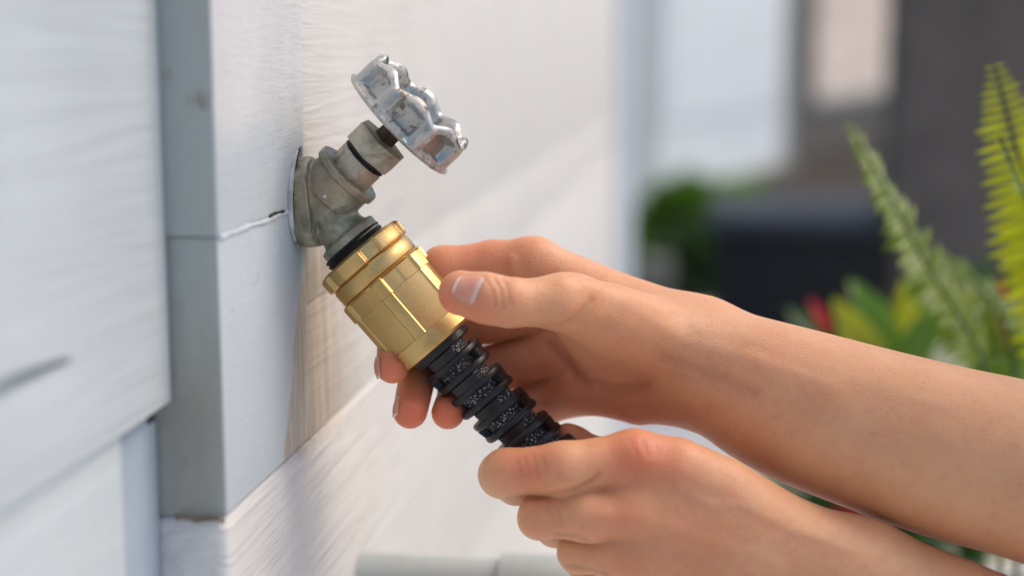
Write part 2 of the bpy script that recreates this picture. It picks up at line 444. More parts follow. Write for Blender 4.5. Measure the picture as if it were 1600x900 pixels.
for o in (ring_cut_board(ZC - 0.0665, 2.4, 0.0, TN, 0.6064, (0.6035, TZ + 0.0005, HR)),
          ring_cut_board(ZC - 0.1655, ZC - 0.0671, -0.0004, TN + .0014, 0.6064)):
    o.parent = trim
# paint lip at the seam and caulk bead round the hole
def bead(name, pts, r, m, parent, n=10, jit=0.0, taper=False):
    rg = random.Random(len(pts)); q = catmull([Vector(p) for p in pts], 6)
    bm = bmesh.new(); tube(bm, q, [r * (1 + jit * rg.uniform(-1, 1)) * (math.sin(math.pi * (.04 + .92 * i / (len(q) - 1))) ** .6 if taper else 1) for i in range(len(q))], n); return build(name, bm, m, parent, 60)
bead('paint_lip', [(-0.0006, 0.5000 + 0.0104 * i, ZC - 0.0672 + rng.uniform(-.0004, .0004)) for i in range(11)], 0.0011, plain('lip_paint', (0.62, 0.67, 0.72), .5, 0, .05, 60, .0004), trim, 10, 0.25)
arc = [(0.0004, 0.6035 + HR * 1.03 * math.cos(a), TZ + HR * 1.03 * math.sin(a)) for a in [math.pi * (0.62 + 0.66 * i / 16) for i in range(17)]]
bead('caulk_bead', arc, 0.0014, plain('old_caulk', (0.56, 0.58, 0.59), .6, 0, .16, 130, .0006), trim, 10, 0.06, True)
bead('gap_shade', [(0.0006, y + .0022, 0.75 + (z - 0.75)) for x, y, z in arc], 0.0010, m_dark, trim, 8, 0.35, True)  # dark arc inside the hole rim, painted shade for the gap round the plate
bead('paint_ridge', [tuple(onX(px, py, -0.0022)) for px, py in ((470, 436), (462, 466), (453, 500), (448, 530), (443, 565), (440, 600), (437, 640), (424, 678), (400, 716))], 0.0008, plain('ridge_paint', (0.70, 0.70, 0.68), .6, 0, .1, 80, .0004), trim, 8, 0.5)
bead('crack', [(-0.0001, 0.556 + 0.005 * i, ZC - 0.0661 + 0.0003 * math.sin(i)) for i in range(5)], 0.0006, m_dark, trim, 6, 0.5)
bead('dirt_line', [(XL + .0035 * i, TN - .0006, ZC - 0.1657 + .0006 * math.sin(2.1 * i)) for i in range(6)], 0.0008, plain('dirt', (0.24, 0.19, 0.13), .9, 0, .3, 90), trim, 8, 0.5)
bm = bmesh.new(); add_box(bm, (-0.0295, TN - .009, ZC - 0.131), (-0.024, TN - .001, ZC - 0.1245), 0.001); build('crack', bm, m_dark, trim)

# ------------------------------------------------------------------ distance fields (for the casting and the hands)
def capsule(X, Y, Z, a, b, ra, rb):
    ba = b - a; L = float(ba @ ba) + 1e-12
    px, py, pz = X - a[0], Y - a[1], Z - a[2]
    t = np.clip((px * ba[0] + py * ba[1] + pz * ba[2]) / L, 0, 1)
    return np.sqrt((px - t * ba[0]) ** 2 + (py - t * ba[1]) ** 2 + (pz - t * ba[2]) ** 2) - (ra + (rb - ra) * t)
def smin(a, b, k):
    h = np.clip(0.5 + 0.5 * (b - a) / k, 0, 1)
    return b + (a - b) * h - k * h * (1 - h)
def surface_nets(xs, ys, zs, D):
    ins = D < 0
    c = ins[:-1, :-1, :-1].astype(np.int8)
    cnt = np.zeros(c.shape, np.int8)
    for i in (0, 1):
        for j in (0, 1):
            for k in (0, 1):
                cnt += ins[i:i + c.shape[0], j:j + c.shape[1], k:k + c.shape[2]]
    act = np.argwhere((cnt > 0) & (cnt < 8))
    idx = -np.ones(c.shape, np.int32); idx[act[:, 0], act[:, 1], act[:, 2]] = np.arange(len(act))
    G = [xs, ys, zs]
    acc = np.zeros((len(act), 3)); num = np.zeros(len(act))
    I, J, K = act.T
    val = {}; 
    for i in (0, 1):
        for j in (0, 1):
            for k in (0, 1): val[i, j, k] = D[I + i, J + j, K + k]
    for ax in range(3):
        for p in (0, 1):
            for q in (0, 1):
                o0 = [0, 0, 0]; oth = [a for a in range(3) if a != ax]
                o0[oth[0]] = p; o0[oth[1]] = q; o1 = list(o0); o1[ax] = 1
                v0, v1 = val[tuple(o0)], val[tuple(o1)]
                m = (v0 < 0) != (v1 < 0)
                t = np.where(m, v0 / np.where(m, v0 - v1, 1), 0)
                pos = np.stack([xs[I + o0[0]], ys[J + o0[1]], zs[K + o0[2]]], 1).astype(float)
                g = G[ax]; i0 = act[:, ax]
                pos[:, ax] = g[i0] + t * (g[i0 + 1] - g[i0])
                acc += pos * m[:, None]; num += m
    V = acc / num[:, None]
    quads = []
    for ax in range(3):
        s0 = [slice(None)] * 3; s1 = [slice(None)] * 3; s0[ax] = slice(None, -1); s1[ax] = slice(1, None)
        A, B = ins[tuple(s0)], ins[tuple(s1)]
        e = np.argwhere(A != B); oth = [a for a in range(3) if a != ax]
        ok = (e[:, oth[0]] > 0) & (e[:, oth[1]] > 0) & (e[:, oth[0]] < c.shape[oth[0]]) & (e[:, oth[1]] < c.shape[oth[1]])
        e = e[ok]; flip = A[e[:, 0], e[:, 1], e[:, 2]]
        def cell(p, q):
            f = e.copy(); f[:, oth[0]] -= p; f[:, oth[1]] -= q
            return idx[f[:, 0], f[:, 1], f[:, 2]]
        Q = np.stack([cell(1, 1), cell(0, 1), cell(0, 0), cell(1, 0)], 1)
        if ax == 1: flip = ~flip
        Q[~flip] = Q[~flip][:, ::-1]
        quads.append(Q)
    Q = np.concatenate(quads); Q = Q[(Q >= 0).all(1)]
    return V, Q
def mesh_np(name, V, Q):
    me = bpy.data.meshes.new(name)
    me.vertices.add(len(V)); me.vertices.foreach_set('co', V.astype(np.float32).ravel())
    me.loops.add(Q.size); me.loops.foreach_set('vertex_index', Q.astype(np.int32).ravel())
    me.polygons.add(len(Q)); me.polygons.foreach_set('loop_start', np.arange(0, Q.size, 4, dtype=np.int32))
    me.update(calc_edges=True); me.validate()
    me.polygons.foreach_set('use_smooth', np.ones(len(me.polygons), bool)); me.update()
    return me

# ------------------------------------------------------------------ the tap (all its axes lie in the plane y = Y0, square to the wall)
Y0 = 0.60
def F(px, py): return onY(px, py, Y0)
faucet = tag(empty('faucet', tuple(F(455, 312))), 'weathered grey metal outdoor tap with scalloped wheel handle on the white wall', 'tap')
hub = F(492, 310)
ha = (F(618, 200) - F(544, 272)).normalized()              # handle axis
sa = (F(698, 552) - F(566, 399)).normalized()              # spout and hose axis
PXM = (F(600, 300) - F(500, 300)).length / 100             # metres per pixel here
def casting():
    g = 0.00052
    c = np.array(hub)
    xs = np.arange(-0.026, 0.032, g) + c[0]; ys = np.arange(-0.026, 0.026, g) + c[1]; zs = np.arange(-0.034, 0.026, g) + c[2]
    X, Y, Z = np.meshgrid(xs, ys, zs, indexing='ij')
    A = lambda v: np.array(v, float)
    def cyl(a, d, r, h, rd):                               # rounded cylinder
        a = A(a); d = A(d); px, py, pz = X - a[0], Y - a[1], Z - a[2]
        t = px * d[0] + py * d[1] + pz * d[2]
        rad = np.sqrt(np.maximum(px * px + py * py + pz * pz - t * t, 0))
        dx = rad - r + rd; dy = np.abs(t - h / 2) - h / 2 + rd
        return np.minimum(np.maximum(dx, dy), 0) + np.sqrt(np.maximum(dx, 0) ** 2 + np.maximum(dy, 0) ** 2) - rd
    nx = Vector((1, 0, 0))
    D = capsule(X, Y, Z, A(hub), A(hub - nx * 0.03), 0.0115, 0.0125)            # inlet neck
    # the broad wall flange leans with the casting: an upright plate with rounded faces
    plate_ax = (nx + Vector((0, 0, 0.10))).normalized()
    pl = cyl(F(468, 317), plate_ax, 0.0183, 0.0078, 0.0016)
    pz = (Z - c[2] + 0.006)
    pl = np.maximum(pl, np.abs(Y - c[1]) - 0.0152)
    D = smin(D, pl, 0.0008)
    D = smin(D, capsule(X, Y, Z, A(hub), A(hub + ha * 0.004), 0.0118, 0.0122), 0.0015)
    D = smin(D, cyl(F(544, 272) - ha * 0.0125, ha, 0.0131, 0.0125, 0.0005), 0.0005)      # bonnet barrel
    D = smin(D, cyl(F(544, 272) - ha * 0.0022, ha, 0.0145, 0.0034, 0.0004), 0.0003)      # raised rim
    D = smin(D, capsule(X, Y, Z, A(hub + sa * 0.004), A(hub + sa * 0.016), 0.0092, 0.0096), 0.0015)
    D = smin(D, cyl(F(553, 381) - sa * 0.0045, sa, 0.0128, 0.0060, 0.001), 0.004)        # threaded spout end
    n = (np.sin(X * 900 + 3 * np.sin(Z * 500)) * np.sin(Y * 800 + 1) * np.sin(Z * 850 + 2 * np.sin(X * 300))) * 0.00011
    D = D + n
    V, Q = surface_nets(xs, ys, zs, D)
    V = V - np.array(faucet.location)
    return link('valve_body', mesh_np('valve_body', V, Q), m_zinc, faucet)
casting()
# packing gland: hexagonal neck, dark gap, packing nut
nb = F(544, 272)
bm = bmesh.new(); prism(bm, nb, ha, 0.0104, 0.0006, 0.0090, 6, 0.0005, 0.30); build('bonnet_hex', bm, m_zinc, faucet, 30)
bm = bmesh.new(); revolve(bm, nb, ha, [(0.0086, 0.0088), (0.0092, 0.0098), (0.0096, 0.0098), (0.0100, 0.0090), (0.0104, 0.0090), (0.0108, 0.0100), (0.0112, 0.0100), (0.0116, 0.0090)], 40); build('gland_ring', bm, m_rubber, faucet, 40)
bm = bmesh.new(); prism(bm, nb, ha, 0.0122, 0.0114, 0.0203, 6, 0.0007, 0.05); build('packing_nut', bm, m_zinc, faucet, 30)
bm = bmesh.new(); revolve(bm, nb, ha, [(0.0195, 0.0046), (0.0248, 0.0044)], 4); build('stem', bm, m_stem, faucet, 30)
# wheel handle: dished, eight pocketed lobes
hb = F(620, 198)
tilt = (ha + Vector((0, 0.06, 0))).normalized()
def wheel():
    X, Y, Z = frame(tilt)
    NL = 8; n = 384; rows = []
    R0 = 0.0262; ph0 = 0.10
    def lob(a): return 0.5 + 0.5 * math.cos(NL * (a - ph0))                 # 1 in the middle of a pocket
    prof_n = 26
    rows = [[] for _ in range(prof_n)]
    for j in range(n):
        a = 2 * math.pi * j / n; l = lob(a)
        top = 0.0142 + 0.0030 * (l ** 0.7)
        pk = min(1, max(0, (l - 0.22) / 0.25)); pk = pk * pk * (3 - 2 * pk)   # pocket mask
        rid = (1 - l) ** 3
        Rm = R0 - 0.0010 + 0.0016 * rid
        dp = 0.0030 * pk
        inn = Rm - 0.0052
        pts = [(-0.0016, 0.0045), (-0.0015, 0.009), (-0.0010, 0.017), (-0.0002, 0.0230), (0.0004, R0 - 0.0002), (0.0012, R0 + 0.0006), (0.0018, R0 + 0.0007),
               (0.0024, Rm + 0.0003), (0.0036, Rm), (0.0041, Rm - dp * 0.5), (0.0046, Rm - dp),
               (top * 0.66, Rm - dp - 0.0003 * pk), (top * 0.71, Rm - dp * 0.9), (top * 0.76, Rm - dp * 0.4), (top * 0.82, Rm - 0.0001),
               (top * 0.89, Rm - 0.0005), (top * 0.96, Rm - 0.0014), (top, Rm - 0.0026), (top * 0.99, Rm - 0.0030), (top * 0.94, inn + 0.0008), (top * 0.86, inn),
               (0.0040, inn - 0.001), (0.0030, inn - 0.002), (0.0028, 0.0085), (0.0075, 0.0072), (0.0080, 0.0062)]
        for i, (t, r) in enumerate(pts):
            rows[i].append(hb + Z * t + (X * math.cos(a) + Y * math.sin(a)) * r)
    bm = bmesh.new(); add_grid(bm, rows, True, True, True)
    h = build('handle', bm, m_handle, faucet, 50)
    bm = bmesh.new(); prism(bm, hb, tilt, 0.0042, 0.0078, 0.0105, 24, 0.0008); 
    build('screw', bm, m_stem, h, 30)
wheel()

# ------------------------------------------------------------------ garden hose: brass connector, strain relief, braided hose
hose = tag(empty('garden_hose', tuple(F(559, 391))), 'black braided hose with large brass connector and slotted black strain relief', 'hose')
b0 = F(559, 391)
def mm(px): return px * PXM
XA, YA, ZA = frame(sa)
bm = bmesh.new()
revolve(bm, b0, sa, [(-0.0040, 0.0100), (-0.0040, 0.0132), (-0.0034, 0.0137), (-0.0024, 0.0130), (-0.0016, 0.0138), (-0.0006, 0.0132), (0.0006, 0.0136), (0.0015, 0.0120)], 64)
build('rubber_washer', bm, m_rubber, hose, 40)
def box01(x, lo, hi, e):
    a = min(1, max(0, (x - lo) / e + .5)); b = min(1, max(0, (hi - x) / e + .5)); v = min(a, b)
    return v * v * (3 - 2 * v)
def ang(a, n, ph):                                           # position inside a sector, -1..1
    x = ((a - ph) * n / (2 * math.pi)) % 1.0
    return 2 * x - 1
RB = 0.0200
def flange_rf(a, i, t, r):
    s = ang(a, 6, -0.98); cut = box01(s, -0.36, 0.36, 0.16)
    return r - 0.0019 * cut if r > 0.015 else r
bm = bmesh.new()
revolve(bm, b0, sa, [(0.0002, 0.0125), (0.0000, 0.0172), (0.0004, 0.0188), (0.0012, 0.0199), (0.0020, RB), (0.0058, RB), (0.0068, 0.0197), (0.0074, 0.0187), (0.0076, 0.0172)], 384, flange_rf)
conn = build('brass_connector', bm, m_brass, hose, 35)
bm = bmesh.new()
revolve(bm, b0, sa, [(0.0070, 0.0170), (0.0078, 0.0184), (0.0084, 0.0188), (0.0136, 0.0188), (0.0142, 0.0184), (0.0146, 0.0178)], 128)
build('collar_ring', bm, m_brass, conn, 35)
def body_rf(a, i, t, r):
    if r < 0.0188: return r
    s = ang(a, 6, -0.105)
    flat = box01(s, -0.76, 0.76, 0.05) * (1 if 0.0150 < t < 0.0425 else 0)
    # a flat face across the lobe: chord depth
    ch = RB * (1 - math.cos(math.pi / 6 * 0.76) / max(0.2, math.cos(s * math.pi / 6))) if abs(s) < .76 else 0
    lobe = (1 - box01(s, -0.76, 0.76, 0.05)) * (0.0005 if t < 0.0222 else 0.0)
    step = box01(s, -.05, 0.70, 0.05) * (0.00045 if t < 0.0222 else 0)
    return r - flat * (0.0006 + max(0, ch) * .75) + lobe - step * flat
bm = bmesh.new()
revolve(bm, b0, sa, [(0.0142, 0.0172), (0.01435, 0.0190), (0.0149, 0.0198), (0.0156, RB + .0003), (0.0221, RB + .0003), (0.0223, RB + .0001), (0.0420, RB), (0.0424, RB), (0.0426, RB - 0.0002), (0.0486, RB - 0.0003),
                     (0.0497, 0.0191), (0.0502, 0.0180), (0.0502, 0.0135)], 512, body_rf)
build('connector_body', bm, m_brass, conn, 25)
# strain relief
def hose_pt(t):                                              # centre line, bending a little towards the hand
    bend = max(0, t - 0.055)
    return b0 + ZA * t + Vector((0.006, 0.003, 0.004)) * (bend / 0.06) ** 2 * 0.6
def strain():
    NA = 120
    levels = []; t = 0.0475; rows = []
    # rows: (t, slot kind) ; kind 0 = solid, 1 = slot at front and back, 2 = slot at both sides
    t = 0.0495; seq = [(0.0, 0)]
    first = 0.0555
    step = 0.00675; sw = 0.0038
    segs = []                                                 # (t0, t1, kind)
    cur = t
    for k in range(11):
        c = first + step * k
        segs.append((cur, c - sw / 2, 0)); segs.append((c - sw / 2, c + sw / 2, 2 if k % 2 == 0 else 1)); cur = c + sw / 2
    segs.append((cur, cur + 0.006, 0))
    ts = []; kinds = []; shrink = []
    for (a, b, kd) in segs:
        if kd == 0:
            q = [a, a + .0006, (a + b) / 2, b - .0006]
            s = [0.0006, 0.0001, 0, 0.0001]
        else:
            q = [a, a + 0.0003]; s = [0.0006, 0.0001]
        for i, x in enumerate(q): ts.append(x); shrink.append(s[i]); kinds.append(kd)
    ts.append(cur + 0.006); shrink.append(0.0008); kinds.append(0)
    n = len(ts)
    def open_(kd, j):
        a = (j + 0.5) / NA * 360
        if kd == 1: return min(abs((a + 180) % 360 - 180), abs((a) % 360 - 180)) < 64
        if kd == 2: return min(abs((a - 90 + 180) % 360 - 180), abs((a - 270 + 180) % 360 - 180)) < 62
        return False
    bm = bmesh.new(); V = {}
    def vert(i, j, lay):
        key = (i, j % NA, lay)
        if key not in V:
            a = 2 * math.pi * (j % NA) / NA
            taper = 0.0134 - 0.0010 * (ts[i] - 0.0495) / 0.075
            r = (taper - shrink[i]) if lay == 0 else taper - 0.0034
            V[key] = bm.verts.new(hose_pt(ts[i]) + (XA * math.cos(a) + YA * math.sin(a)) * r)
        return V[key]
    keep = lambda i, j: 0 <= i < n - 1 and not open_(kinds[i], j % NA)
    for i in range(n - 1):
        for j in range(NA):
            if not keep(i, j): continue
            bm.faces.new([vert(i, j, 0), vert(i, j + 1, 0), vert(i + 1, j + 1, 0), vert(i + 1, j, 0)])
            bm.faces.new([vert(i, j, 1), vert(i + 1, j, 1), vert(i + 1, j + 1, 1), vert(i, j + 1, 1)])
            for (ni, nj, e) in ((i - 1, j, ((i, j), (i, j + 1))), (i + 1, j, ((i + 1, j), (i + 1, j + 1))), (i, j - 1, ((i, j), (i + 1, j))), (i, j + 1, ((i, j + 1), (i + 1, j + 1)))):
                if not keep(ni, nj):
                    (p, q), (r_, s_) = e
                    try: bm.faces.new([vert(p, q, 0), vert(r_, s_, 0), vert(r_, s_, 1), vert(p, q, 1)])
                    except ValueError: pass
    build('strain_relief', bm, m_strain, hose, 28)
strain()
pts = [hose_pt(0.046 + 0.006 * i) for i in range(14)]
e = pts[-1]
pts += [e + ZA * 0.04 + Vector((0.0, 0.01, -0.006)), e + Vector((0.07, 0.03, -0.16)), e + Vector((0.10, 0.08, -0.33)), Vector((e.x + 0.16, e.y + .16, 0.03)), Vector((e.x + .35, e.y + .32, 0.011)), Vector((e.x + .9, e.y + .5, 0.010))]
bm = bmesh.new(); tube(bm, catmull(pts, 8), 0.0090, 24); build('hose_sleeve', bm, m_braid, hose, 60)

# ------------------------------------------------------------------ the person: two bare forearms and hands
def A(px, py, d): return loc(px, py, d)
def hand(prims_palm, fingers, kpalm, kfing, kjoin, xs, pad, grain=None):
    """prims: (a, b, ra, rb) in the camera frame; returns verts (world), quads"""
    allp = [s for f in list(prims_palm) + list(fingers) for s in f]
    lo = np.min([np.minimum(a, b) - max(ra, rb) for a, b, ra, rb in allp], 0) - pad
    hi = np.max([np.maximum(a, b) + max(ra, rb) for a, b, ra, rb in allp], 0) + pad
    g = 0.00085
    ys = np.arange(lo[1], hi[1], g, dtype=np.float32); zs = np.arange(lo[2], hi[2], g * 1.25, dtype=np.float32)
    xs = xs.astype(np.float32)
    X, Y, Z = xs[:, None, None], ys[None, :, None], zs[None, None, :]
    shape = (len(xs), len(ys), len(zs))
    def local(prs, k, margin):
        D = np.full(shape, 0.05, np.float32)
        for a, b, ra, rb in prs:
            m = max(ra, rb) + margin
            l, h = np.minimum(a, b) - m, np.maximum(a, b) + m
            sl = tuple(slice(max(0, np.searchsorted(v, l[i])), min(len(v), np.searchsorted(v, h[i]))) for i, v in enumerate((xs, ys, zs)))
            if any(s.stop <= s.start for s in sl): continue
            d = capsule(X[sl[0]], Y[:, sl[1]], Z[:, :, sl[2]], a, b, ra, rb).astype(np.float32)
            D[sl] = smin(D[sl], d, k)
        return D
    Pm = np.full(shape, 0.05, np.float32)
    for ch in prims_palm: Pm = smin(Pm, local(ch, 0.0006, 0.03), kpalm)
    D = Pm
    for f in fingers:
        Df = smin(local(f, kfing, 0.02), Pm, kjoin)
        D = smin(D, Df, 0.0009)
    V, Q = surface_nets(xs, ys, zs, D)
    return V, Q
def seg(pts):                                                # [(px,py,d,r_px)] -> chain of round cones
    out = []
    for p, q in zip(pts[:-1], pts[1:]):
        out.append((A(*p[:3]), A(*q[:3]), p[3] * p[2] / FPX, q[3] * q[2] / FPX))
    return out
def axis_x(x0, x1, fine, x2, coarse): 
    a = np.arange(x0, x1, fine); n = int((x2 - x1) / coarse) + 1
    s = np.linspace(0, 1, 14); ramp = x1 + np.cumsum(fine + (coarse - fine) * s)
    return np.concatenate([a, ramp, np.arange(ramp[-1] + coarse, x2, coarse)])

def px_of(V): return 800 + FPX * V[:, 0] / -V[:, 2], 450 - FPX * V[:, 1] / -V[:, 2]
def vnormals(V, Q):
    n = np.cross(V[Q[:, 2]] - V[Q[:, 0]], V[Q[:, 3]] - V[Q[:, 1]])
    N = np.zeros_like(V)
    for i in range(4):
        for c in range(3): N[:, c] += np.bincount(Q[:, i], n[:, c], len(V))
    return N / (np.linalg.norm(N, axis=1, keepdims=True) + 1e-12)
def relax(V, Q, it):
    E = np.concatenate([Q[:, [0, 1]], Q[:, [1, 2]], Q[:, [2, 3]], Q[:, [3, 0]]])
    deg = np.bincount(E.ravel(), minlength=len(V)).astype(float)
    for lam in (0.5, -0.52) * it:
        S_ = np.zeros_like(V)
        for c in range(3):
            S_[:, c] = np.bincount(E[:, 0], V[E[:, 1], c], len(V)) + np.bincount(E[:, 1], V[E[:, 0], c], len(V))
        V = V + lam * (S_ / deg[:, None] - V)
    return V
def polydist(px, py, pts):
    d = np.full(len(px), 1e9)
    for (a, b), (c, e) in zip(pts[:-1], pts[1:]):
        vx, vy = c - a, e - b; t = np.clip(((px - a) * vx + (py - b) * vy) / (vx * vx + vy * vy), 0, 1)
        d = np.minimum(d, np.hypot(px - a - t * vx, py - b - t * vy))
    return d
def detail(V, Q, creases, bumps, flush, veins=()):
    """creases: (px polyline, width px, depth mm); bumps raise; flush: (px,py,d,radius mm,amount)"""
    px, py = px_of(V); N = vnormals(V, Q)
    view = -V / np.linalg.norm(V, axis=1, keepdims=True)
    face = np.clip((N * view).sum(1) * 1.5, 0, 1)
    disp = np.zeros(len(V)); cr = np.zeros(len(V)); fl = np.zeros(len(V))
    for pts, wd, dep, dmax in creases:
        g = np.exp(-(polydist(px, py, pts) / wd) ** 2) * face * (-V[:, 2] < dmax)
        disp -= g * dep * 1e-3; cr = np.maximum(cr, g * min(1, abs(dep) * 1.3) if dep > 0 else 0)
    for pts, wd, hgt, dmax in bumps:
        disp += np.exp(-(polydist(px, py, pts) / wd) ** 2) * face * hgt * 1e-3 * (-V[:, 2] < dmax)
    for (x, y, d, r, amt) in flush:
        fl = np.maximum(fl, amt * np.exp(-(np.linalg.norm(V - A(x, y, d), axis=1) / (r * 1e-3)) ** 2))
    vn = np.zeros(len(V))
    for pts, wd, hgt in veins:
        g = np.exp(-(polydist(px, py, pts) / wd) ** 2) * face
        vn = np.maximum(vn, g); disp += g * hgt * 1e-3
    return V + N * disp[:, None], np.clip(cr, 0, 1), np.clip(fl, 0, 1), np.clip(vn, 0, 1)

# right hand: thumb in front of the connector, fingers wrapped behind it
rp = []
rp.append(seg([(832, 412, .632, 38), (960, 462, .634, 36), (1090, 520, .632, 50)]))
rp.append(seg([(856, 470, .645, 40), (1085, 560, .640, 52)]))
rp.append(seg([(882, 540, .648, 40), (1085, 590, .640, 50)]))
rp.append(seg([(915, 600, .646, 42), (1000, 610, .640, 52), (1090, 600, .634, 58)]))
rp += [seg([(905, 470, .664, 40), (780, 480, .668, 36)]), seg([(905, 545, .666, 44), (800, 560, .672, 40)]), seg([(930, 590, .664, 44), (850, 620, .672, 36)])]
rp.append(seg([(885, 472, .590, 42), (950, 498, .602, 54), (1030, 530, .618, 60), (1095, 545, .626, 62)]))
rp.append(seg([(905, 500, .612, 40), (960, 560, .628, 50)]))
def limb(tab):                                               # (px, top px, bottom px, distance) -> smooth chain
    pts = catmull([Vector((x, (t + b) / 2, (b - t) * .476)) for x, t, b, d in tab], 5)
    ds = [d for *_, d in tab]
    return seg([(p.x, p.y, float(np.interp(p.x, [q[0] for q in tab], ds)), p.z) for p in pts])
rp.append(limb([(1085, 472, 657, .630), (1150, 486, 696, .626), (1200, 498, 732, .622), (1260, 513, 763, .618), (1350, 536, 799, .612), (1480, 567, 846, .602), (1600, 592, 878, .594), (1760, 632, 932, .586), (1900, 670, 965, .580)]))
rp.append(seg([(1890, 815, .580, 142), (2060, 420, .590, 150), (2200, 0, .610, 160), (2290, -260, .63, 166)]))  # upper arm out of view, added to shade the forearm
rf = [seg([(900, 474, .590, 41), (868, 472, .582, 40), (795, 473, .574, 36.5), (760, 466, .573, 37.5), (720, 458, .575, 35.5)]),
      seg([(836, 412, .632, 38), (770, 412, .634, 35), (692, 420, .632, 34), (622, 490, .630, 30), (613, 574, .614, 25.5)]),
      seg([(856, 477, .645, 40), (716, 508, .652, 38), (655, 574, .640, 30), (641, 643, .618, 27)]),
      seg([(882, 545, .648, 40), (770, 578, .657, 38), (716, 612, .645, 30), (700, 645, .622, 26)]),
      seg([(915, 606, .646, 38), (840, 634, .657, 34), (800, 648, .645, 27), (792, 660, .632, 22)])]
xr0 = loc(570, 450, .63)[0]; xr1 = loc(1130, 450, .63)[0]; xr2 = loc(2480, 450, .63)[0]
VR, QR = hand(rp, rf, 0.010, 0.0035, 0.0065, axis_x(xr0, xr1, 0.00085, xr2, 0.0030), 0.004)
VR = relax(VR, QR, 3)
cR = [([(757, 432), (768, 450), (774, 476)], 3.0, 0.35, .60), ([(771, 434), (783, 452), (786, 478)], 3.0, 0.5, .60), ([(786, 436), (794, 452), (797, 474)], 3.0, 0.45, .60),
      ([(846, 512), (880, 508), (905, 492), (925, 470)], 6.0, 0.5, .66), ([(872, 518), (905, 503), (930, 482)], 4.0, 0.12, .66),
      ([(1038, 560), (1080, 575), (1130, 592), (1180, 615)], 11.0, 0.55, .66), ([(1050, 585), (1110, 600), (1160, 622)], 9.0, 0.25, .66),
      ([(860, 540), (900, 585), (960, 610), (1010, 604)], 9.0, 1.2, .70)]
bR = [([(800, 405), (808, 432)], 8.0, 1.1, .66), ([(880, 432), (960, 455), (1040, 480)], 14, 0.9, .66), ([(1050, 520), (1150, 560), (1300, 610)], 26, 0.9, .66)]
fR = [(700, 470, .570, 11, .75), (735, 495, .565, 12, .6), (613, 574, .605, 16, .9), (641, 650, .61, 19, 1.0), (700, 650, .615, 18, 1.0), (760, 560, .62, 34, .6), (860, 600, .63, 36, .6), (980, 640, .63, 28, .45), (740, 410, .62, 26, .5), (790, 475, .56, 9, .2), (1150, 600, .6, 20, .15)]
vR = [([(960, 470), (1020, 500), (1080, 540), (1180, 560), (1290, 600)], 9, .25), ([(1090, 510), (1180, 530), (1300, 580), (1480, 640)], 10, .2), ([(1180, 560), (1260, 640), (1400, 720)], 9, .2)]
VR, crR, flR, vnR = detail(VR, QR, cR, bR, fR, vR)
# left hand: fist round the hose, back of the hand towards us
lp = []
lp.append(seg([(992, 717, .582, 43), (1055, 737, .582, 52), (1125, 770, .583, 55), (1230, 835, .586, 57), (1340, 890, .590, 62)]))
lp.append(seg([(1000, 800, .578, 44), (1170, 848, .580, 56), (1340, 900, .590, 72)]))
lp.append(seg([(1020, 876, .580, 42), (1200, 910, .584, 56), (1340, 930, .590, 72)]))
lp.append(seg([(1050, 945, .590, 40), (1200, 960, .592, 52), (1340, 960, .592, 66)]))
lp.append(seg([(1040, 760, .610, 44), (1180, 840, .610, 56), (1330, 910, .602, 64)]))
lp.append(seg([(1340, 914, .592, 96), (1480, 982, .588, 110), (1620, 1054, .584, 124), (1800, 1130, .58, 136), (1960, 1190, .575, 134)]))
lf = [seg([(992, 718, .582, 43), (880, 733, .577, 41), (790, 738, .582, 35), (784, 742, .592, 34), (806, 756, .618, 31), (862, 766, .630, 27)]),
      seg([(1000, 802, .578, 42), (920, 808, .576, 38), (845, 806, .584, 33), (842, 810, .594, 31), (868, 824, .620, 29), (915, 830, .630, 26)]),
      seg([(1020, 878, .580, 40), (965, 870, .580, 35), (905, 862, .590, 32), (905, 866, .600, 30), (930, 880, .622, 28)]),
      seg([(1050, 945, .590, 38), (985, 930, .592, 32), (922, 908, .600, 28), (922, 914, .610, 27), (950, 925, .626, 24)]),
      seg([(1060, 785, .620, 42), (985, 745, .634, 34), (935, 714, .636, 28), (898, 692, .634, 24), (886, 682, .632, 21)])]
xl0 = loc(735, 450, .6)[0]; xl1 = loc(1360, 450, .59)[0]; xl2 = loc(2080, 450, .57)[0]
VL, QL = hand(lp, lf, 0.010, 0.0035, 0.0055, axis_x(xl0, xl1, 0.00085, xl2, 0.0030), 0.004)
VL = relax(VL, QL, 3)
cL = [([(800, 776), (850, 776), (895, 768), (925, 752), (936, 742)], 4.0, 0.9, .62), ([(868, 836), (900, 838), (920, 846)], 4.0, 0.7, .62), ([(886, 884), (920, 890), (948, 898)], 4, .7, .62),
      ([(820, 716), (830, 742)], 3, .4, .62), ([(832, 714), (842, 742)], 3, .4, .62), ([(808, 720), (818, 744)], 3, .3, .62), ([(846, 714), (854, 738)], 3, .25, .62), ([(858, 796), (866, 818)], 3, .3, .62), ([(870, 794), (878, 818)], 3, .3, .62), ([(985, 690), (994, 712)], 4, .25, .62), ([(1003, 690), (1012, 714)], 4, .25, .62)]
bL = [([(990, 700), (1010, 722)], 24, 1.0, .62), ([(950, 806), (1040, 828), (1130, 858), (1210, 884)], 16, 1.1, .62), ([(1010, 722), (1150, 770), (1280, 836)], 16, 0.5, .62), ([(826, 735), (834, 742)], 16, 0.7, .62)]
fL = [(828, 736, .57, 12, .65), (1000, 712, .57, 15, .75), (1040, 728, .57, 14, .4), (970, 812, .568, 16, .4), (1080, 846, .57, 20, .35), (860, 806, .575, 12, .25), (902, 684, .62, 14, .6), (780, 735, .57, 8, .3), (985, 880, .57, 14, .35)]
